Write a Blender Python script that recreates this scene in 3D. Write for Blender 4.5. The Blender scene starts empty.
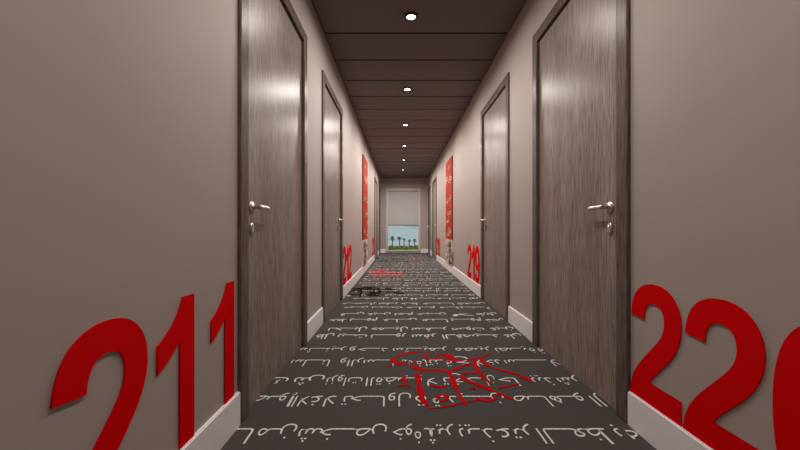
import bpy, bmesh, math, random
from mathutils import Vector, Matrix
random.seed(7)
S = bpy.context.scene
C = S.collection
PI = math.pi

# ------------------------------------------------------------------ dimensions (metres)
EYE = 0.78                 # camera height
AL, AR = 0.647, 0.920      # distance camera -> left / right wall face
HC = 2.435                 # ceiling height
YB, YE = -2.6, 10.75       # back wall, end wall
WT = 0.14                  # wall thickness
DW, DH, CW = 0.95, 2.10, 0.072   # door outer width, height, casing width
BBH, BBT = 0.135, 0.012    # baseboard
F = 330.0                  # focal length in pixels of the 800 px frame
VX, VY = 400.0, 229.0

# ------------------------------------------------------------------ materials
def mat(name, col, rough=0.5, metal=0.0, spec=0.5, emit=None, estr=0.0):
    m = bpy.data.materials.new(name); m.use_nodes = True
    b = m.node_tree.nodes['Principled BSDF']
    b.inputs['Base Color'].default_value = (*col, 1)
    b.inputs['Roughness'].default_value = rough
    b.inputs['Metallic'].default_value = metal
    b.inputs['Specular IOR Level'].default_value = spec
    if emit:
        b.inputs['Emission Color'].default_value = (*emit, 1)
        b.inputs['Emission Strength'].default_value = estr
    return m

def noisy(name, c1, c2, scale=(1, 1, 1), nscale=5, rough=0.5, spec=0.5, detail=4, bump=0.0, lo=0.3, hi=0.7, island=False):
    m = mat(name, c1, rough, 0, spec); nt = m.node_tree; N = nt.nodes; L = nt.links
    b = N['Principled BSDF']
    tc = N.new('ShaderNodeTexCoord'); mp = N.new('ShaderNodeMapping'); mp.inputs['Scale'].default_value = scale
    nz = N.new('ShaderNodeTexNoise'); nz.inputs['Scale'].default_value = nscale; nz.inputs['Detail'].default_value = detail
    rp = N.new('ShaderNodeValToRGB')
    rp.color_ramp.elements[0].position = lo; rp.color_ramp.elements[1].position = hi
    rp.color_ramp.elements[0].color = (*c1, 1); rp.color_ramp.elements[1].color = (*c2, 1)
    L.new(tc.outputs['Object'], mp.inputs['Vector']); L.new(mp.outputs['Vector'], nz.inputs['Vector'])
    if island:
        g = N.new('ShaderNodeNewGeometry'); L.new(g.outputs['Random Per Island'], rp.inputs['Fac'])
    else:
        L.new(nz.outputs['Fac'], rp.inputs['Fac'])
    L.new(rp.outputs['Color'], b.inputs['Base Color'])
    if bump:
        bp = N.new('ShaderNodeBump'); bp.inputs['Strength'].default_value = bump; bp.inputs['Distance'].default_value = 0.002
        L.new(nz.outputs['Fac'], bp.inputs['Height']); L.new(bp.outputs['Normal'], b.inputs['Normal'])
    return m

M = {}
M['wall'] = noisy('wall_paint', (.425, .357, .322), (.445, .374, .337), nscale=3, rough=.6, spec=.25, bump=.02)
M['ceil'] = noisy('ceiling_panel_laminate', (.160, .118, .114), (.182, .138, .134), rough=.55, spec=.2, island=True, lo=0, hi=1)
M['groove'] = mat('ceiling_groove', (.006, .005, .005), .9, spec=.1)
M['base'] = noisy('baseboard_paint', (.89, .85, .845), (.91, .87, .865), nscale=8, rough=.45, spec=.3)
M['carpet'] = noisy('carpet_pile', (.058, .051, .048), (.078, .071, .067), nscale=260, rough=.95, spec=.08, bump=.25)
M['letter'] = noisy('carpet_letter_yarn', (.62, .60, .585), (.74, .72, .70), nscale=220, rough=.95, spec=.05)
M['redyarn'] = noisy('carpet_red_yarn', (.40, .002, .004), (.46, .004, .006), nscale=200, rough=.95, spec=.05)
M['blackyarn'] = noisy('carpet_black_yarn', (.006, .005, .005), (.010, .008, .008), nscale=200, rough=.95, spec=.05)
M['red'] = noisy('red_vinyl', (.74, .001, .002), (.78, .0015, .003), nscale=4, rough=.75, spec=.03)
M['panelred'] = noisy('panel_red_print', (.40, .028, .013), (.46, .038, .018), nscale=7, rough=.7, spec=.08)
M['panelshade'] = mat('panel_edge_shade', (.16, .012, .010), .6, spec=.2)  # darker red: shade on the slab's side faces is put into the colour
M['cream'] = noisy('panel_cream_print', (.62, .54, .40), (.70, .62, .48), nscale=9, rough=.5, spec=.2)
M['ink'] = mat('panel_black_ink', (.015, .012, .010), .6, spec=.2)
M['nickel'] = mat('satin_nickel', (.80, .74, .70), .28, 1.0)
M['trimring'] = mat('downlight_chrome', (.035, .030, .028), .4, 0.0)
M['lens'] = mat('downlight_lens', (1, 1, 1), .5, emit=(1.0, .96, .92), estr=14)
M['winframe'] = mat('window_frame_paint', (.62, .57, .53), .45, spec=.3)
M['blind'] = noisy('blind_fabric', (.80, .77, .75), (.83, .80, .78), scale=(1, 1, 30), nscale=20, rough=.9, spec=.1)
_nt = M['blind'].node_tree; _b = _nt.nodes['Principled BSDF']; _tr = _nt.nodes.new('ShaderNodeBsdfTranslucent'); _tr.inputs['Color'].default_value = (.78, .75, .74, 1)
_ms = _nt.nodes.new('ShaderNodeMixShader'); _ms.inputs[0].default_value = .5; _out = [n for n in _nt.nodes if n.type == 'OUTPUT_MATERIAL'][0]
_nt.links.new(_b.outputs[0], _ms.inputs[1]); _nt.links.new(_tr.outputs[0], _ms.inputs[2]); _nt.links.new(_ms.outputs[0], _out.inputs['Surface'])
M['bar'] = mat('blind_bar', (.20, .20, .21), .5)
M['sea'] = mat('sea_water', (.50, .53, .47), .5, spec=.3)
M['hill'] = mat('distant_shore_haze', (.40, .46, .47), .95, spec=0)  # pale blue-grey: distance haze is painted into the base colour
M['lawn'] = noisy('lawn', (.20, .26, .06), (.30, .32, .10), nscale=.6, rough=.95, spec=.05)
M['shrub'] = noisy('shrub_leaf', (.045, .085, .012), (.12, .17, .03), nscale=2, rough=.8, spec=.1)
M['frond'] = noisy('palm_frond', (.07, .095, .10), (.12, .15, .15), nscale=2, rough=.8, spec=.1)
M['trunk'] = noisy('palm_trunk', (.06, .058, .07), (.10, .09, .10), nscale=6, rough=.95, spec=.05)
g = bpy.data.materials.new('window_glass'); g.use_nodes = True
nt = g.node_tree; nt.nodes.clear()
_o = nt.nodes.new('ShaderNodeOutputMaterial'); _mx = nt.nodes.new('ShaderNodeMixShader'); _t = nt.nodes.new('ShaderNodeBsdfTransparent')
_g = nt.nodes.new('ShaderNodeBsdfGlossy'); _g.inputs['Roughness'].default_value = .02; _fr = nt.nodes.new('ShaderNodeFresnel'); _fr.inputs['IOR'].default_value = 1.45
_t.inputs['Color'].default_value = (.93, .96, .95, 1)
nt.links.new(_fr.outputs[0], _mx.inputs[0]); nt.links.new(_t.outputs[0], _mx.inputs[1]); nt.links.new(_g.outputs[0], _mx.inputs[2]); nt.links.new(_mx.outputs[0], _o.inputs[0])
M['glass'] = g

def wood(name, dark):
    m = mat(name, (.2, .16, .14), .33, spec=(.05 if dark else .11)); nt = m.node_tree; N = nt.nodes; L = nt.links; b = N['Principled BSDF']
    tc = N.new('ShaderNodeTexCoord')
    def nz(scale, ns, det):
        mp = N.new('ShaderNodeMapping'); mp.inputs['Scale'].default_value = scale
        n = N.new('ShaderNodeTexNoise'); n.inputs['Scale'].default_value = ns; n.inputs['Detail'].default_value = det; n.inputs['Roughness'].default_value = .65
        L.new(tc.outputs['Object'], mp.inputs['Vector']); L.new(mp.outputs['Vector'], n.inputs['Vector']); return n
    a = nz((1, 1, .05), 150, 6); c = nz((1, 1, .08), 9, 3)
    r1 = N.new('ShaderNodeValToRGB'); e = r1.color_ramp.elements
    k = .82 if dark else 1.5
    e[0].position = .34; e[0].color = (.095*k, .072*k, .062*k, 1); e[1].position = .66; e[1].color = (.27*k, .215*k, .19*k, 1)
    r2 = N.new('ShaderNodeValToRGB'); e = r2.color_ramp.elements
    e[0].position = .3; e[0].color = (.78, .77, .76, 1); e[1].position = .7; e[1].color = (1.12, 1.1, 1.08, 1)
    mx = N.new('ShaderNodeMix'); mx.data_type = 'RGBA'; mx.blend_type = 'MULTIPLY'; mx.inputs[0].default_value = 1
    L.new(a.outputs['Fac'], r1.inputs['Fac']); L.new(c.outputs['Fac'], r2.inputs['Fac'])
    L.new(r1.outputs['Color'], mx.inputs[6]); L.new(r2.outputs['Color'], mx.inputs[7]); L.new(mx.outputs[2], b.inputs['Base Color'])
    bp = N.new('ShaderNodeBump'); bp.inputs['Strength'].default_value = .12; bp.inputs['Distance'].default_value = .001
    L.new(a.outputs['Fac'], bp.inputs['Height']); L.new(bp.outputs['Normal'], b.inputs['Normal'])
    return m
M['door'] = wood('grey_oak_veneer', False)
M['frame'] = wood('dark_oak_veneer', True)

# ------------------------------------------------------------------ mesh helpers
def box(bm, x0, x1, y0, y1, z0, z1, mi=0):
    r = bmesh.ops.create_cube(bm, size=1)
    for v in r['verts']:
        v.co = Vector(((x0+x1)/2 + v.co.x*(x1-x0), (y0+y1)/2 + v.co.y*(y1-y0), (z0+z1)/2 + v.co.z*(z1-z0)))
    for f in {f for v in r['verts'] for f in v.link_faces}: f.material_index = mi
    return r['verts']

def bevel(bm, w, seg=2):
    bmesh.ops.bevel(bm, geom=list(bm.edges), offset=w, segments=seg, affect='EDGES', profile=.6)

def lathe(bm, prof, n=32, mx=Matrix()):
    rings = []
    for r, h in prof:
        rings.append([bm.verts.new(mx @ Vector((r*math.cos(2*PI*i/n), r*math.sin(2*PI*i/n), h))) for i in range(n)])
    for a, b in zip(rings, rings[1:]):
        for i in range(n):
            bm.faces.new((a[i], a[(i+1) % n], b[(i+1) % n], b[i])).smooth = True
    for rg, rev in ((rings[0], True), (rings[-1], False)):
        try: bm.faces.new(list(reversed(rg)) if rev else rg)
        except ValueError: pass

def tube(bm, pts, rad, n=12):
    """pts list of Vector, rad list of (ra, rb) half sizes"""
    rings = []
    for i, p in enumerate(pts):
        t = (pts[min(i+1, len(pts)-1)] - pts[max(i-1, 0)]).normalized()
        up = Vector((0, 0, 1)) if abs(t.z) < .9 else Vector((1, 0, 0))
        s = t.cross(up).normalized(); u = s.cross(t)
        ra, rb = rad[i]
        rings.append([bm.verts.new(p + s*ra*math.cos(2*PI*k/n) + u*rb*math.sin(2*PI*k/n)) for k in range(n)])
    for a, b in zip(rings, rings[1:]):
        for i in range(n):
            bm.faces.new((a[i], a[(i+1) % n], b[(i+1) % n], b[i])).smooth = True
    bm.faces.new(list(reversed(rings[0]))); bm.faces.new(rings[-1])

def obj(name, bm, mats, parent=None, recalc=True):
    if recalc: bmesh.ops.recalc_face_normals(bm, faces=bm.faces)
    me = bpy.data.meshes.new(name); bm.to_mesh(me); bm.free()
    for m in (mats if isinstance(mats, (list, tuple)) else [mats]): me.materials.append(m)
    o = bpy.data.objects.new(name, me); C.objects.link(o)
    if parent: o.parent = parent
    return o

def tag(o, label=None, cat=None, group=None, kind=None):
    for k, v in (('label', label), ('category', cat), ('group', group), ('kind', kind)):
        if v: o[k] = v
    return o

def empty(name, mtx):
    o = bpy.data.objects.new(name, None); C.objects.link(o); o.empty_display_size = .1
    o.matrix_world = mtx; return o

def floor_pt(px, py):
    d = F*EYE/(py - VY)
    return ((px - VX)*d/F, d)

# ------------------------------------------------------------------ setting: walls with door openings
DOORS = {'left': [1.313, 2.725, 8.28, 9.98], 'right': [1.316, 2.770, 8.28, 9.98]}
def dw(d): return .74 if d > 9.5 else 1.03 if d > 8 else DW
def wall(side):
    bm = bmesh.new()
    x0, x1 = (-AL-WT, -AL) if side == 'left' else (AR, AR+WT)
    y = YB - WT
    for d in DOORS[side]:
        box(bm, x0, x1, y, d, -.0005, HC+.06)
        box(bm, x0, x1, d, d+dw(d), DH, HC+.06)
        y = d + dw(d)
    box(bm, x0, x1, y, YE+WT, 0, HC+.06)
    tag(obj('wall_'+side, bm, M['wall']), 'smooth beige painted wall on the %s side of the corridor' % side, 'wall', kind='structure')
    bm = bmesh.new(); y = YB
    s = -1 if side == 'left' else 1
    a = AL if side == 'left' else AR
    for d in DOORS[side] + [YE]:
        if d - y > .02:
            b2 = bmesh.new()
            xa, xb = sorted((s*a, s*(a-BBT)))
            vs = box(bm, xa, xb, y, d, 0, BBH)
            top = [e for e in bm.edges if all(v in vs and v.co.z > BBH-.001 and abs(abs(v.co.x)-(a-BBT)) < 1e-4 for v in e.verts)]
            bmesh.ops.bevel(bm, geom=top, offset=.004, segments=2, affect='EDGES')
            b2.free()
        y = d + (0 if d == YE else dw(d))
    tag(obj('baseboard_'+side, bm, M['base']), 'white painted baseboard along the %s wall between the doors' % side, 'baseboard', kind='structure')
wall('left'); wall('right')

WX0, WX1, WZ0, WZ1 = -.42, .63, .05, 2.06      # window opening in the end wall
bm = bmesh.new()
box(bm, -AL, WX0, YE, YE+WT, 0, HC+.06); box(bm, WX1, AR, YE, YE+WT, 0, HC+.06)
box(bm, WX0, WX1, YE, YE+WT, WZ1, HC+.06); box(bm, WX0, WX1, YE, YE+WT, 0, WZ0)
tag(obj('wall_end', bm, M['wall']), 'short beige wall around the window at the far end', 'wall', kind='structure')
bm = bmesh.new(); box(bm, -AL, AR, YB-WT, YB, 0, HC+.06)
tag(obj('wall_back', bm, M['wall']), 'beige wall closing the corridor behind the viewer', 'wall', kind='structure')
bm = bmesh.new()
box(bm, -AL+BBT, WX0-.05, YE-BBT, YE, 0, BBH); box(bm, WX1+.05, AR-BBT, YE-BBT, YE, 0, BBH)
tag(obj('baseboard_end', bm, M['base']), 'white baseboard either side of the end window', 'baseboard', kind='structure')

# ceiling of dark panels with open joints
bm = bmesh.new()
box(bm, -AL, AR, YB, YE, HC+.030, HC+.06, 1)
PL = .4437; y = 2.788 - 13*PL
while y < YE:
    ya, yb = max(y+.009, YB), min(y+PL-.009, YE-.004)
    if yb > ya: box(bm, -AL+.010, AR-.010, ya, yb, HC, HC+.018, 0)
    y += PL
for f in bm.faces:
    f.normal_update()
    if abs(f.normal.z) < .5: f.material_index = 1
tag(obj('ceiling', bm, [M['ceil'], M['groove']]), 'dark brown ceiling of cross panels with thin joints', 'ceiling', kind='structure')

# ------------------------------------------------------------------ arabic lettering
_base = {}
def _fam(ch, iso, dual): _base[ch] = (iso, dual)
for ch, iso, dual in (('ا', 0xFE8D, 0), ('أ', 0xFE83, 0), ('إ', 0xFE87, 0), ('ب', 0xFE8F, 1), ('ة', 0xFE93, 0), ('ت', 0xFE95, 1), ('ث', 0xFE99, 1),
                      ('ج', 0xFE9D, 1), ('ح', 0xFEA1, 1), ('خ', 0xFEA5, 1), ('د', 0xFEA9, 0), ('ذ', 0xFEAB, 0), ('ر', 0xFEAD, 0), ('ز', 0xFEAF, 0),
                      ('س', 0xFEB1, 1), ('ش', 0xFEB5, 1), ('ص', 0xFEB9, 1), ('ض', 0xFEBD, 1), ('ط', 0xFEC1, 1), ('ظ', 0xFEC5, 1), ('ع', 0xFEC9, 1),
                      ('غ', 0xFECD, 1), ('ف', 0xFED1, 1), ('ق', 0xFED5, 1), ('ك', 0xFED9, 1), ('ل', 0xFEDD, 1), ('م', 0xFEE1, 1), ('ن', 0xFEE5, 1),
                      ('ه', 0xFEE9, 1), ('و', 0xFEED, 0), ('ى', 0xFEEF, 0), ('ي', 0xFEF1, 1)):
    _fam(ch, iso, dual)
TAT = 'ـ'
def shape(word, ntat=0):
    """joined presentation forms, visual order (left to right), with kashidas spread over the joins"""
    glyphs = []; joins = []
    i = 0; w = word; seq = []
    while i < len(w):
        if w[i] == 'ل' and i+1 < len(w) and w[i+1] == 'ا': seq.append('LA'); i += 2
        else: seq.append(w[i]); i += 1
    dual = lambda c: False if c == 'LA' else (_base[c][1] == 1)
    for k, c in enumerate(seq):
        jp = k > 0 and dual(seq[k-1]); jn = dual(c) and k < len(seq)-1
        if c == 'LA': g_ = chr(0xFEFC if jp else 0xFEFB)
        else:
            iso, d = _base[c]
            g_ = chr(iso + (3 if jp and jn else 2 if jn else 1 if jp else 0))
        if jp: joins.append(len(glyphs))
        glyphs.append(g_)
    add = {j: 0 for j in joins}
    if joins:
        order = sorted(joins, key=lambda q: -((q*37) % 11))
        for q in range(ntat): add[order[min(q // 3, len(order)-1) if ntat <= 3*len(order) else q % len(order)]] += 1
    out = []
    for k, g_ in enumerate(glyphs):
        if k in add: out.extend([TAT]*add[k])
        out.append(g_)
    return ''.join(reversed(out))

_cache = {}
def glyph_mesh(body, offset=0.0):
    """flat triangles / polygons of a line of text at size 1"""
    key = (body, offset)
    if key not in _cache:
        c = bpy.data.curves.new('lettering', 'FONT'); c.body = body; c.resolution_u = 2; c.fill_mode = 'FRONT'; c.offset = offset
        o = bpy.data.objects.new('lettering', c); C.objects.link(o)
        dg = bpy.context.evaluated_depsgraph_get(); dg.update()
        me = bpy.data.meshes.new_from_object(o.evaluated_get(dg))
        vs = [(v.co.x, v.co.y) for v in me.vertices]; fs = [tuple(p.vertices) for p in me.polygons]
        bpy.data.objects.remove(o); bpy.data.curves.remove(c); bpy.data.meshes.remove(me)
        _cache[key] = (vs, fs)
    return _cache[key]

VERTS, FACES, MIDX = [], [], []
def put_word(word, xl, xr, yrow, size, off=.004):
    """a word lying on the carpet, upside down for the viewer: starts at xl, ends at xr"""
    want = (xr-xl)/size/.76
    best = None
    for n in range(0, 20):
        vs, fs = glyph_mesh(shape(word, n), off)
        if not vs: return
        wd = max(v[0] for v in vs) - min(v[0] for v in vs)
        if best is None or wd <= want*1.06: best = (vs, fs, wd)
        if wd > want: break
    vs, fs, wd = best
    x1 = max(v[0] for v in vs); k = (xr-xl)/(wd*size)
    b = len(VERTS)
    for x, y in vs:
        VERTS.append((xl + (x1-x)*size*k, yrow - y*size, .0012))
    for f in fs: FACES.append(tuple(b+i for i in f)); MIDX.append(1)

def row_px(py, words, size=.132):
    d = F*EYE/(py-VY)
    for w, a, b in words: put_word(w, (a-VX)*d/F, (b-VX)*d/F, d, size, -.007)

row_px(428.4, [('نا', 228, 256), ('من', 261, 297), ('شخص', 301, 387), ('خوف', 393, 432), ('ثير', 428, 454), ('بيذ', 458, 492),
               ('عتر', 495, 531), ('العظ', 535, 603), ('به', 611, 631)])
row_px(396, [('صو', 256, 288), ('إ', 290, 296), ('الا', 297, 311), ('غلا', 312, 337), ('تحاول', 344, 411), ('ة', 415, 426), ('قد', 432, 456),
             ('بن', 460, 503), ('صا', 512, 545), ('هو', 548, 581), ('ال', 588, 607)])
row_px(377.6, [('ك', 272, 290), ('ش', 296, 325), ('نزوات', 328, 363), ('القضيو', 367, 422), ('لا', 425, 436), ('تخ', 442, 462), ('د', 466, 481),
               ('ان', 484, 494), ('حا', 497, 515), ('بيذ', 530, 550), ('شر', 555, 577)])
row_px(359.8, [('سلنا', 293, 331), ('والرسا', 341, 394), ('مه', 402, 412), ('فاتنة', 416, 451), ('خ', 455, 468), ('لا', 474, 481), ('خد', 485, 499), ('سلا', 503, 555)])
row_px(348.1, [('سثنير', 298, 346), ('و', 350, 356), ('حد', 359, 388), ('سثيمر', 393, 447), ('مصير', 455, 490), ('نصيفة', 494, 541)])
WORDS = ['كتاب', 'من', 'السطور', 'في', 'على', 'شخص', 'والحرف', 'نور', 'بيت', 'الزمن', 'حين', 'سفر', 'القصيد', 'لا', 'مسار', 'طريق', 'بعد', 'حلم', 'والبحر', 'صوت', 'هنا', 'ذكر', 'نجم',
         'الغيم', 'مدينة', 'ظل', 'خط', 'ثم', 'عين', 'جميل', 'قلب', 'يوم', 'شمس', 'ليل', 'نخيل']
rows = [1.045, 2.435, 2.60, 2.854, 3.046, 3.30, 3.478]
y = 3.478; k = 0
while y < YE - .15:
    y += (.25, .19, .255, .18)[k % 4]; k += 1; rows.append(y)
rows = [r for r in rows if r < YE - .06] + [.60, .82]
for r in rows:
    x = -AL + .03 + random.random()*.12
    while True:
        w = random.choice(WORDS); ln = (.045*len(w) + .03)*random.uniform(1.0, 2.0)
        if x + ln > AR - .12: ln = AR - .03 - x
        put_word(w, x, x+ln, r, .132); x += ln + random.uniform(.025, .05)
        if x > AR - .12: break

def ribbon(pts, width, mi, z):
    """tapered brush stroke lying on the carpet"""
    P = []
    n = len(pts)
    dense = []
    for i in range(n-1):                                     # catmull-rom smoothing
        p0, p1, p2, p3 = (Vector(pts[max(i-1, 0)]), Vector(pts[i]), Vector(pts[i+1]), Vector(pts[min(i+2, n-1)]))
        for q in range(5):
            t = q/5
            dense.append(.5*((2*p1)+(p2-p0)*t+(2*p0-5*p1+4*p2-p3)*t*t+(-p0+3*p1-3*p2+p3)*t**3))
    dense.append(Vector(pts[-1]))
    m = len(dense); b = len(VERTS)
    for i, p in enumerate(dense):
        t = dense[min(i+1, m-1)] - dense[max(i-1, 0)]
        if t.length < 1e-6: t = Vector((1, 0))
        t.normalize(); nrm = Vector((-t.y, t.x))
        u = i/(m-1)
        wv = width*.5*(.55 + .45*math.sin(PI*min(1, .15+u)))*(1+.25*math.sin(17*u+width*400))
        VERTS.append((p.x+nrm.x*wv, p.y+nrm.y*wv, z)); VERTS.append((p.x-nrm.x*wv, p.y-nrm.y*wv, z))
    for i in range(m-1):
        FACES.append((b+2*i, b+2*i+1, b+2*i+3, b+2*i+2)); MIDX.append(mi)

def strokes(lst, ox, oy, sc, mi, z):
    for i, (w, pts) in enumerate(lst):
        ribbon([floor_pt(ox+p[0]/sc, oy+p[1]/sc) for p in pts], w, mi, z + i*.00005)
RED = [(.020, [(228, 88), (235, 72), (222, 60), (160, 62), (100, 75), (60, 95), (66, 114), (120, 122), (190, 112), (240, 118)]),
       (.030, [(62, 100), (90, 112), (130, 110)]),
       (.040, [(160, 128), (200, 145), (250, 152)]),
       (.028, [(240, 150), (330, 155), (355, 180), (375, 230), (400, 280), (428, 328)]),
       (.032, [(185, 165), (195, 220), (205, 270), (220, 310), (238, 332)]),
       (.032, [(205, 290), (225, 315), (240, 328)]),
       (.024, [(285, 68), (330, 72), (362, 86), (385, 104), (310, 97), (288, 74)]),
       (.034, [(320, 75), (350, 92), (375, 100)]),
       (.018, [(225, 98), (300, 97), (380, 102), (470, 95), (520, 82), (555, 65)]),
       (.026, [(470, 90), (475, 130), (500, 165), (530, 200), (557, 222)]),
       (.024, [(478, 95), (500, 90), (530, 125), (600, 150), (660, 165), (710, 180), (760, 212)]),
       (.020, [(350, 165), (380, 145), (430, 125), (475, 115)]),
       (.030, [(395, 178), (440, 205), (520, 235), (600, 270), (665, 297)]),
       (.022, [(405, 170), (450, 165), (492, 172)]),
       (.009, [(240, 346), (320, 335), (420, 315), (500, 300), (570, 285), (605, 275)]),
       (.020, [(480, 290), (540, 306), (585, 290)]),
       (.018, [(280, 290), (310, 274), (338, 290), (310, 307), (280, 290)]),
       (.034, [(108, 205), (122, 198), (136, 207)]), (.016, [(122, 180), (124, 205), (128, 225)]), (.014, [(88, 231), (120, 228), (152, 233)]),
       (.020, [(248, 225), (300, 236), (342, 228)]), (.024, [(455, 246), (468, 242), (478, 248)]),
       (.016, [(590, 240), (640, 232), (702, 218)]), (.030, [(700, 185), (735, 195), (762, 213)]), (.008, [(20, 135), (60, 128), (110, 124)])]
strokes(RED, 380, 340, 5, 2, .0018)
BLK = [(0.099, [(60, 205), (110, 209), (170, 200), (240, 207)]), (0.066, [(40, 240), (90, 246), (135, 244)]), (0.036, [(130, 212), (124, 262)]), (0.110, [(150, 203), (200, 214), (238, 210)]),
       (0.034, [(240, 208), (246, 226), (244, 244), (285, 241)]), (0.088, [(185, 226), (215, 232), (242, 230)]), (0.110, [(165, 250), (200, 246), (236, 252)]), (0.110, [(278, 211), (296, 209), (312, 216)]),
       (0.088, [(325, 231), (360, 234), (392, 241)]), (0.066, [(60, 224), (95, 221), (126, 226)]), (0.066, [(290, 226), (310, 230)]), (0.110, [(180, 240), (240, 238)])]
strokes(BLK, 340, 255, 6.154, 3, .0024)
RED2 = [(0.165, [(180, 106), (215, 99), (250, 96), (310, 101)]), (0.150, [(195, 118), (250, 124), (310, 119)]), (0.105, [(205, 110), (290, 110), (330, 112)]), (0.120, [(315, 109), (360, 112), (400, 120)]), (0.090, [(250, 128), (330, 126), (380, 118)]),
        (0.075, [(425, 20), (480, 17), (560, 16)]), (0.075, [(430, 25), (520, 23)])]
strokes(RED2, 340, 255, 6.154, 2, .0005)
BLK2 = [(.10, [(235, 36), (300, 33), (350, 37)]), (.08, [(250, 42), (330, 44), (480, 40)]), (.09, [(300, 25), (400, 28)])]
strokes(BLK2, 340, 255, 6.154, 3, .0044)

b0 = len(VERTS)
VERTS += [(-AL-WT, YB, 0), (AR+WT, YB, 0), (AR+WT, YE, 0), (-AL-WT, YE, 0), (-AL-WT, YB, -.06), (AR+WT, YB, -.06), (AR+WT, YE, -.06), (-AL-WT, YE, -.06)]
for f in ((0, 1, 2, 3), (7, 6, 5, 4), (0, 4, 5, 1), (1, 5, 6, 2), (2, 6, 7, 3), (3, 7, 4, 0)):
    FACES.append(tuple(b0+i for i in f)); MIDX.append(0)
me = bpy.data.meshes.new('floor'); me.from_pydata(VERTS, [], FACES)
for p, mi in zip(me.polygons, MIDX): p.material_index = mi
for k_ in ('carpet', 'letter', 'redyarn', 'blackyarn'): me.materials.append(M[k_])
# letters face upwards
bm = bmesh.new(); bm.from_mesh(me)
fl = [f for f in bm.faces if f.material_index != 0 and f.normal.z < 0]
bmesh.ops.reverse_faces(bm, faces=fl); bm.to_mesh(me); bm.free()
fo = bpy.data.objects.new('floor', me); C.objects.link(fo)
tag(fo, 'charcoal carpet woven with pale script lines and red and black scrawls', 'carpet', kind='structure')

# ------------------------------------------------------------------ doors
ML = lambda y, z=0.0: Matrix(((0, 0, 1, -AL), (1, 0, 0, y), (0, 1, 0, z), (0, 0, 0, 1)))        # left wall: local x goes away, y up, z into the room
MR = lambda y, z=0.0: Matrix(((0, 0, -1, AR), (-1, 0, 0, y), (0, 1, 0, z), (0, 0, 0, 1)))       # right wall: local x comes nearer
PRO, REC = .014, -.006       # casing stands out of the wall, leaf face just behind it
def door(n, side, y, handle_far, label):
    # local frame: X along wall from the near edge (0) to the far edge (DW), Y into the room, Z up
    s = 1 if side == 'left' else -1; DW = dw(y)
    root = empty('door_%d' % n, Matrix.Translation(((-AL if s > 0 else AR), y, 0)))
    tag(root, label, 'door', kind='structure')
    fx = lambda d: s*d                     # d>0 out of the wall into the room
    def bx(bm, d0, d1, y0, y1, z0, z1):
        a, b = sorted((fx(d0), fx(d1))); return box(bm, a, b, y0, y1, z0, z1)
    bm = bmesh.new()
    bx(bm, -.11, PRO, .002, CW, .0005, DH-.002); bevel(bm, .006)
    b2 = bmesh.new(); bx(b2, -.11, PRO, DW-CW, DW-.002, .0005, DH-.002); bevel(b2, .006)
    b3 = bmesh.new(); bx(b3, -.11, PRO-.0005, CW-.004, DW-CW+.004, DH-CW, DH-.002); bevel(b3, .006)
    for q in (b2, b3):
        t = bpy.data.meshes.new('t'); q.to_mesh(t); q.free(); bm.from_mesh(t); bpy.data.meshes.remove(t)
    obj('door_frame', bm, M['frame'], root)
    bm = bmesh.new(); bx(bm, REC-.04, REC, CW+.003, DW-CW-.003, .0005, DH-CW-.003); bevel(bm, .002)
    leaf = obj('door_leaf', bm, M['door'], root)
    hy = (DW-CW-.062) if handle_far else (CW+.062)
    dr = -1 if handle_far else 1
    hz, kz = .876, .782
    ax = Matrix(((0, 0, s, 0), (1, 0, 0, 0), (0, s, 0, 0), (0, 0, 0, 1)))
    bm = bmesh.new()
    lathe(bm, [(.0235, 0), (.0245, .004), (.0225, .008), (.011, .009), (.0095, .012), (.0095, .038), (.0105, .046), (.006, .050)], 28, Matrix.Translation((fx(REC), hy, hz)) @ ax)
    P = [Vector((fx(REC+.042), hy + dr*t, hz + dz)) for t, dz in ((-.010, 0), (.004, 0), (.025, .0005), (.055, .001), (.085, .000), (.102, -.002), (.108, -.003))]
    P = [Vector((p.x - fx(.006)*(i/6)**2, p.y, p.z)) for i, p in enumerate(P)]
    tube(bm, P, [(.006, .008), (.0085, .0095), (.008, .009), (.0075, .0095), (.007, .010), (.006, .009), (.003, .005)], 14)
    h = obj('door_handle', bm, M['nickel'], leaf); h['label'] = 'satin metal lever handle on a round plate'
    bm = bmesh.new()
    sc = Matrix.Diagonal((.72, 1.25, 1, 1))
    lathe(bm, [(.0215, 0), (.0220, .004), (.0195, .008), (.012, .010)], 28, Matrix.Translation((fx(REC), hy, kz)) @ ax @ sc)
    for t in ((.003, 0), ):
        lathe(bm, [(.0045, .0095), (.0045, .0115), (.0035, .012)], 12, Matrix.Translation((fx(REC), hy, kz+.004)) @ ax)
    k = obj('keyhole_cover', bm, M['nickel'], leaf); k['label'] = 'small oval metal keyhole cover'
DL = DOORS['left']; DR = DOORS['right']
door(1, 'left', DL[0], False, 'grey wood veneer door beside the large red number 211, nearest on the left')
door(2, 'left', DL[1], True, 'grey wood veneer door on the left just before the red number 212')
door(3, 'left', DL[2], False, 'grey wood door on the left beyond the tall red panel, next to 213')
door(4, 'left', DL[3], True, 'last grey wood door on the left, against the end window wall')
door(5, 'right', DR[0], False, 'grey wood veneer door beside the large red number 220, nearest on the right')
door(6, 'right', DR[1], True, 'grey wood veneer door on the right just before the red number 219')
door(7, 'right', DR[2], False, 'grey wood door on the right beyond the tall red panel, next to 218')
door(8, 'right', DR[3], True, 'last grey wood door on the right, against the end window wall')

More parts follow.
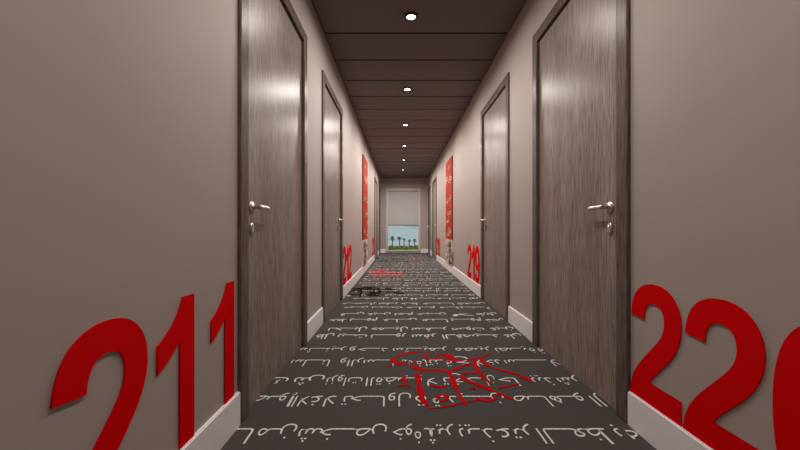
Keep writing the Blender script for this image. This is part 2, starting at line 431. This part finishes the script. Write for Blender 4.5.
# ------------------------------------------------------------------ big red room numbers
# outlines: a string of on-curve points; a tuple of 4 is (control x, control y, x, y)
DIG = {
 '2': [[(1034, 261), (1034, 0), (49, 0), (65, 148, 145, 280.5), (225, 413, 461, 632), (651, 809, 694, 872), (752, 959, 752, 1044), (752, 1138, 701.5, 1188.5), (651, 1239, 562, 1239),
        (474, 1239, 422, 1186), (370, 1133, 362, 1010), (82, 1038), (107, 1270, 239, 1371), (371, 1472, 569, 1472), (786, 1472, 910, 1355), (1034, 1238, 1034, 1064), (1034, 965, 998.5, 875.5),
        (963, 786, 886, 688), (835, 623, 702, 501), (569, 379, 533.5, 339), (498, 299, 476, 261)]],
 '1': [[(807, 0), (526, 0), (526, 1059), (372, 915, 163, 846), (163, 1101), (273, 1137, 402, 1237.5), (531, 1338, 579, 1472), (807, 1472)]],
 '0': [[(562, 1472), (775, 1472, 895, 1320), (1038, 1140, 1038, 723), (1038, 307, 894, 125), (775, -25, 562, -25), (348, -25, 217, 139.5), (86, 304, 86, 726), (86, 1140, 230, 1322), (349, 1472, 562, 1472)],
       [(562, 1239), (511, 1239, 471, 1206.5), (431, 1174, 409, 1090), (380, 981, 380, 723), (380, 465, 406, 368.5), (432, 272, 471.5, 240), (511, 208, 562, 208), (613, 208, 653, 240.5), (693, 273, 715, 357),
        (744, 465, 744, 723), (744, 981, 718, 1077.5), (692, 1174, 652.5, 1206.5), (613, 1239, 562, 1239)]],
 '3': [[(77, 389), (350, 422), (363, 319, 419.5, 264.5), (476, 210, 556, 210), (642, 210, 701, 275.5), (760, 341, 760, 452), (760, 557, 703.5, 618.5), (647, 680, 566, 680), (512, 680, 438, 659), (469, 888),
        (582, 885, 641.5, 937), (701, 989, 701, 1075), (701, 1148, 657.5, 1191.5), (614, 1235, 542, 1235), (471, 1235, 420.5, 1185.5), (370, 1136, 359, 1041), (100, 1085), (127, 1217, 181, 1295.5), (236, 1375, 333, 1420),
        (430, 1466, 550, 1466), (757, 1472, 881, 1341), (983, 1234, 983, 1099), (983, 908, 774, 794), (899, 767, 973.5, 674), (1048, 581, 1048, 450), (1048, 259, 908.5, 124.5), (769, -10, 561, -10), (364, -10, 234.5, 103), (105, 217, 77, 389)]],
 '8': [[(323, 790), (214, 836, 164.5, 916.5), (115, 997, 115, 1093), (115, 1257, 229.5, 1364), (344, 1471, 555, 1471), (764, 1471, 879.5, 1364), (995, 1257, 995, 1093), (995, 991, 942, 911.5), (889, 832, 793, 790),
        (915, 741, 978.5, 647), (1042, 553, 1042, 430), (1042, 227, 912.5, 100), (783, -27, 568, -27), (368, -27, 235, 78), (78, 202, 78, 418), (78, 537, 137, 636.5), (196, 736, 323, 790)],
       [(381, 1071), (381, 987, 428.5, 940), (476, 893, 555, 893), (635, 893, 683, 940.5), (731, 988, 731, 1072), (731, 1151, 683.5, 1198.5), (636, 1246, 558, 1246), (477, 1246, 429, 1198), (381, 1150, 381, 1071)],
       [(355, 445), (355, 328, 415, 262.5), (475, 197, 564.5, 197), (652, 197, 709.5, 260), (767, 323, 767, 442), (767, 546, 708.5, 609), (650, 672, 560, 672), (456, 672, 405.5, 600.5), (355, 529, 355, 445)]],
 '9': [[(92, 339), (364, 369), (374, 286, 416, 246), (458, 206, 527, 206), (614, 206, 675, 286), (736, 366, 753, 618), (647, 495, 488, 495), (315, 495, 189.5, 628.5), (64, 762, 64, 976), (64, 1199, 196.5, 1335.5),
        (329, 1472, 534, 1472), (757, 1472, 900, 1299.5), (1043, 1127, 1043, 732), (1043, 330, 894, 152), (745, -26, 506, -26), (334, -26, 228, 65.5), (122, 157, 92, 339)],
       [(728, 953), (728, 1089, 665.5, 1164), (603, 1239, 521, 1239), (443, 1239, 391.5, 1177.5), (340, 1116, 340, 976), (340, 834, 396, 767.5), (452, 701, 536, 701), (617, 701, 672.5, 765), (728, 829, 728, 953)]],
}
DHGT = .443; SX = .0002435; SY = DHGT/1472
_dm = {}
def digit_mesh(ch):
    if ch in _dm: return _dm[ch]
    c = bpy.data.curves.new('digit', 'CURVE'); c.dimensions = '2D'; c.fill_mode = 'BOTH'; c.extrude = .002
    for loop in DIG[ch]:
        pts = []; cur = None
        for p in loop:
            if len(p) == 2: pts.append(p); cur = p
            else:
                for q in range(1, 9):
                    t = q/8
                    pts.append(((1-t)**2*cur[0]+2*t*(1-t)*p[0]+t*t*p[2], (1-t)**2*cur[1]+2*t*(1-t)*p[1]+t*t*p[3]))
                cur = (p[2], p[3])
        if (Vector(pts[0])-Vector(pts[-1])).length < 1e-3: pts.pop()
        sp = c.splines.new('POLY'); sp.points.add(len(pts)-1); sp.use_cyclic_u = True
        for k, (x, y) in enumerate(pts): sp.points[k].co = (x*SX, y*SY, 0, 1)
    o = bpy.data.objects.new('digit', c); C.objects.link(o)
    dg = bpy.context.evaluated_depsgraph_get(); dg.update()
    me = bpy.data.meshes.new_from_object(o.evaluated_get(dg)); me.name = 'digit'
    bpy.data.objects.remove(o); bpy.data.curves.remove(c)
    me.materials.clear(); me.materials.append(M['red']); _dm[ch] = me
    return me

def number(txt, mtx, xs, label):
    root = empty('room_number', mtx)
    tag(root, label, 'number', 'red room numbers on the walls')
    for ch, x in zip(txt, xs):
        o = bpy.data.objects.new('digit', digit_mesh(ch)); C.objects.link(o); o.parent = root
        o.location = (x, 0, .0025)
NZ = BBH + .001
XS211 = [-.012, .224, .4675]      # offsets of the glyph origins
XS = [-.012, .224, .4675]
number('211', ML(.616, NZ), [-.027, .219, .4680], 'large red number 211 on the left wall before the nearest door')
number('212', ML(3.70, NZ), [-.012, .235, .438], 'red number 212 on the left wall just beyond the second door')
number('213', ML(7.62, NZ), [-.012, .235, .438], 'far red number 213 on the left wall beyond the tall red panel')
number('220', MR(1.312, NZ), [-.016, .231, .480], 'large red number 220 on the right wall before the nearest door')
number('219', MR(4.49, NZ), [-.012, .235, .438], 'red number 219 on the right wall just beyond the second door')
number('218', MR(8.24, NZ), [-.012, .235, .438], 'far red number 218 on the right wall beyond the tall red panel')

# ------------------------------------------------------------------ tall printed wall panels
def text_bm(bm, body, x, y, size, z, mi=0, rot=False, off=0.0):
    vs, fs = glyph_mesh(body, off)
    if not vs: return
    vv = []
    for a, b in vs:
        if rot: a, b = -b, a
        vv.append(bm.verts.new((x+a*size, y+b*size, z)))
    for f in fs:
        try: bm.faces.new([vv[i] for i in f]).material_index = mi
        except ValueError: pass

def panel(mtx, label, flip):
    root = empty('wall_panel', mtx); tag(root, label, 'wall panel', 'tall red printed panels')
    W, T, Z0, ZM, Z1 = .76, .020, .003, .455, 1.925
    def slab(z0, z1):
        b = bmesh.new(); box(b, 0, W, z0, z1, 0, T)
        for f in b.faces:
            f.material_index = 0 if f.normal.z > .9 else 1
        return b
    obj('red_print', slab(ZM, Z1), [M['panelred'], M['panelshade']], root, recalc=True)
    obj('cream_print', slab(Z0, ZM), [M['cream'], M['cream']], root, recalc=True)
    b = bmesh.new(); rnd = random.Random(3 if flip else 5)
    y = Z1-.20
    spots = [(.50, Z1-.36, .30), (.18, Z1-.42, .26), (.52, Z1-.78, .24), (.30, Z1-1.02, .22), (.58, Z1-1.16, .2), (.16, Z1-.74, .18), (.42, ZM+.06, .26), (.1, ZM+.12, .2), (.3, Z1-.15, .14)]
    for i, (x, yy, s) in enumerate(spots):
        text_bm(b, shape(('نور', 'حرف', 'بيت', 'صوت', 'شمس', 'على', 'قلب', 'هنا', 'من')[i]), (W-x-s if flip else x), yy, s*.85, T+.0008)
    obj('pale_lettering', b, M['cream'], root)
    b = bmesh.new()
    for r in range(4):
        yy = ZM-.11-r*.105
        text_bm(b, shape(('نخيل', 'مدينة', 'القصيد', 'السطور')[r]), .03 if not flip else W-.36, yy, .15, T+.0012, off=.03)
    for r in range(7):
        yy = ZM-.075-r*.06; x = .03
        while x < W-.10:
            w = rnd.choice(WORDS); t = shape(w); vs, _ = glyph_mesh(t, .02)
            wd = max(v[0] for v in vs)*.085
            if x+wd > W-.02: x += .05; continue
            if rnd.random() < (.95 if (x < .35) != flip else .55): text_bm(b, t, x, yy, .085, T+.0008, off=.02)
            x += wd+.012
    obj('black_lettering', b, M['ink'], root)
panel(ML(5.64, BBH), 'tall red and cream printed panel on the left wall beyond number 212', False)
panel(MR(6.50, BBH), 'tall red and cream printed panel on the right wall beyond number 219', True)

# ------------------------------------------------------------------ downlights
LX = .086; PW = [4.6, 6.0, 9.6, 13.6, 16.6, 19.0, 20.5, 21.0, 27.0]
LPOS = [2.568 + 1.331*k for k in range(-3, 6)]
ORD = ['first', 'second', 'third', 'fourth', 'fifth', 'sixth', 'seventh']
for k, y in enumerate(LPOS):
    if y < YB+.2 or y > YE-.1: continue
    root = empty('ceiling_downlight', Matrix.Translation((LX, y, HC)))
    q = k-3
    lab = ('round recessed downlight in the dark ceiling, %s counting from the viewer' % ORD[q]) if q >= 0 else ('round recessed downlight in the dark ceiling, %s overhead or behind the viewer' % ('nearest', 'second', 'third')[-q-1])
    tag(root, lab, 'ceiling light', 'downlights along the ceiling')
    bm = bmesh.new(); lathe(bm, [(.035, -.001), (.036, -.012), (.043, -.014), (.054, -.008), (.057, -.0005)], 36); obj('trim_ring', bm, M['trimring'], root)
    bm = bmesh.new(); lathe(bm, [(.0005, -.0035), (.018, -.0032), (.0345, -.0025), (.0345, -.001)], 32); obj('lens', bm, M['lens'], root)
    L = bpy.data.lights.new('downlight_lamp', 'AREA'); L.shape = 'DISK'; L.size = .066; L.energy = PW[k]; L.spread = math.radians(172)
    L.color = (1.0, .93, .88)
    lo = bpy.data.objects.new('downlight_lamp', L); C.objects.link(lo); lo.parent = root; lo.location = (0, 0, -.016)

# ------------------------------------------------------------------ end window
win = empty('window_1', Matrix.Translation(((WX0+WX1)/2, YE, WZ0)))
tag(win, 'tall window in the end wall looking out to palms', 'window', kind='structure')
W2, WH = (WX1-WX0)/2, WZ1-WZ0
bm = bmesh.new()
for a in ((-W2-.035, -W2+.03, -.0, WH+.035), (W2-.03, W2+.035, -.0, WH+.035)): box(bm, a[0], a[1], -.016, .06, a[2], a[3])
box(bm, -W2+.03, W2-.03, -.016, .06, WH-.03, WH+.035); box(bm, -W2+.03, W2-.03, -.02, .06, 0, .035)
obj('window_frame', bm, M['winframe'], win)
bm = bmesh.new(); box(bm, -W2+.03, W2-.03, .045, .051, .035, WH-.03); obj('window_pane', bm, M['glass'], win)
bl = empty('roller_blind', Matrix.Translation(((WX0+WX1)/2, YE+.02, WZ1-.03)))
tag(bl, 'pale grey roller blind pulled halfway down the end window', 'blind')
BB = (WZ1-.03) - (EYE + (VY-224.6)*YE/F)
bm = bmesh.new(); box(bm, -W2+.035, W2-.035, -.001, .001, -BB, -.02); obj('blind_fabric', bm, M['blind'], bl)
bm = bmesh.new(); box(bm, -W2+.034, W2-.034, -.006, .006, -BB-.016, -BB); obj('bottom_bar', bm, M['bar'], bl)
bm = bmesh.new(); tube(bm, [Vector((-W2+.034, 0, -.02)), Vector((W2-.034, 0, -.02))], [(.018, .018)]*2, 16); obj('roller_tube', bm, M['blind'], bl)

# ------------------------------------------------------------------ outside
GZ = -5.0; EG = EYE - GZ
bm = bmesh.new(); box(bm, -160, 160, 20, 113, GZ-.5, GZ)
tag(obj('lawn', bm, M['lawn']), 'yellow-green lawn outside below the window', 'lawn', kind='structure')
bm = bmesh.new(); box(bm, -9000, 9000, 113, 16000, GZ-1.0, GZ-.4)
tag(obj('sea', bm, M['sea']), 'pale calm sea behind the palms', 'sea', kind='structure')
bm = bmesh.new(); rnd = random.Random(2)
prev = None
for i in range(61):
    x = -9000 + 300*i; h = 130 + 35*math.sin(i*.7)+rnd.uniform(-12, 12)
    cur = [bm.verts.new((x, 15000, GZ-1)), bm.verts.new((x, 15600, h)), bm.verts.new((x, 16400, GZ-1))]
    if prev:
        for a in (0, 1): bm.faces.new((prev[a], cur[a], cur[a+1], prev[a+1]))
    prev = cur
tag(obj('distant_hills', bm, M['hill']), 'hazy blue shore across the sea', 'hills', kind='structure')

def palm(px, ycrown, ybase, wpx, label, seed):
    rnd = random.Random(seed)
    d = F*EG/(ybase-VY); x = (px-VX)*d/F
    ht = (ybase-ycrown)*d/F; cr = wpx*d/F/2
    root = empty('palm_tree', Matrix.Translation((x, d, GZ))); tag(root, label, 'palm tree', 'palms along the shore')
    bm = bmesh.new()
    tube(bm, [Vector((.06*math.sin(t*2+seed), 0, ht*t)) for t in (0, .1, .35, .7, 1)], [(.26, .26), (.19, .19), (.16, .16), (.15, .15), (.17, .17)], 10)
    obj('trunk', bm, M['trunk'], root)
    bm = bmesh.new()
    for k in range(34):
        a = k*2.4; el = rnd.uniform(-.5, 1.3); ln = cr*rnd.uniform(.8, 1.1)
        dirh = Vector((math.cos(a), math.sin(a), 0)); side = Vector((-math.sin(a), math.cos(a), 0))
        pr = None
        for q in range(6):
            t = q/5
            p = Vector((0, 0, ht)) + dirh*ln*math.cos(el)*t + Vector((0, 0, ln*(math.sin(el)*t - .45*t*t)))
            w = .16*cr*math.sin(PI*(.12+.86*t))
            row = [bm.verts.new(p-side*w-Vector((0, 0, w*.5))), bm.verts.new(p), bm.verts.new(p+side*w-Vector((0, 0, w*.5)))]
            if pr:
                for z in (0, 1): bm.faces.new((pr[z], pr[z+1], row[z+1], row[z]))
            pr = row
    obj('crown', bm, M['frond'], root, recalc=False)
palm(392.3, 238.0, 246.6, 7.4, 'leftmost full-crowned palm seen through the end window', 1)
palm(399.4, 238.2, 246.3, 7, 'second full-crowned palm from the left outside the end window', 2)
palm(404.2, 239.4, 246.0, 5, 'small palm in the middle of the row outside the window', 3)
palm(409.4, 240.4, 246.4, 5, 'fourth palm from the left outside the end window', 4)
palm(414.6, 240.0, 246.2, 5.4, 'rightmost palm seen through the end window', 5)

def shrub(px, ytop, ybase, wpx, label, seed):
    rnd = random.Random(seed)
    d = F*EG/(ybase-VY); x = (px-VX)*d/F; h = (ybase-ytop)*d/F; w = wpx*d/F/2
    bm = bmesh.new()
    for k in range(420):
        th = rnd.uniform(0, 2*PI); ph = math.acos(rnd.uniform(0, 1)); rr = rnd.uniform(.75, 1.0)
        p = Vector((math.cos(th)*math.sin(ph)*w*rr, math.sin(th)*math.sin(ph)*w*.6*rr, math.cos(ph)*h*rr))
        n = Vector((rnd.uniform(-1, 1), rnd.uniform(-1, 1), rnd.uniform(-.3, 1))).normalized()
        t = n.orthogonal().normalized(); u = n.cross(t); s = rnd.uniform(.07, .14)
        bm.faces.new([bm.verts.new(p+t*s), bm.verts.new(p+u*s*.6), bm.verts.new(p-t*s), bm.verts.new(p-u*s*.6)])
    bmesh.ops.create_icosphere(bm, subdivisions=3, radius=1, matrix=Matrix.Translation((0, 0, h*.36)) @ Matrix.Diagonal((w*.84, w*.5, h*.5, 1)))
    o = obj('shrub', bm, M['shrub'], recalc=False); o.location = (x, d, GZ)
    tag(o, label, 'shrub', 'shrubs below the palms')
for i, (px, yt, yb, wp, lb) in enumerate(((391, 245.2, 249.6, 6, 'dense shrub under the leftmost palm outside the window'), (396.5, 246.0, 249.2, 5, 'low shrub between the two full-crowned palms'),
        (401.5, 245.6, 249.0, 5.5, 'shrub just right of the second palm outside the window'), (406.3, 246.2, 249.6, 4.5, 'low shrub right of the small middle palm'),
        (411, 245.4, 248.8, 5, 'shrub just right of the fourth palm outside the window'), (415.8, 244.8, 248.9, 5, 'taller shrub at the right edge of the window view'))):
    shrub(px, yt, yb, wp, lb, i)

# ------------------------------------------------------------------ sky
w = bpy.data.worlds.new('sky'); S.world = w; w.use_nodes = True
nt = w.node_tree; bg = nt.nodes['Background']
sky = nt.nodes.new('ShaderNodeTexSky'); sky.sky_type = 'NISHITA'; sky.sun_elevation = math.radians(38); sky.sun_rotation = math.radians(200); sky.sun_disc = False
sky.air_density = 1.2; sky.dust_density = 3.0
nt.links.new(sky.outputs['Color'], bg.inputs['Color']); bg.inputs['Strength'].default_value = .20

# ------------------------------------------------------------------ camera
cd = bpy.data.cameras.new('camera'); cam = bpy.data.objects.new('camera', cd); C.objects.link(cam)
cam.location = (0, 0, EYE); cam.rotation_euler = (PI/2, 0, 0)
cd.sensor_width = 36; cd.lens = 36*F/800; cd.shift_y = (VY-225)/800; cd.shift_x = (400-VX)/800; cd.clip_start = .02; cd.clip_end = 40000
S.camera = cam
vs = S.view_settings
vs.view_transform = 'Standard'; vs.look = 'None'; vs.gamma = 1; vs.use_curve_mapping = False; vs.exposure = 0.15
S.cycles.max_bounces = 8
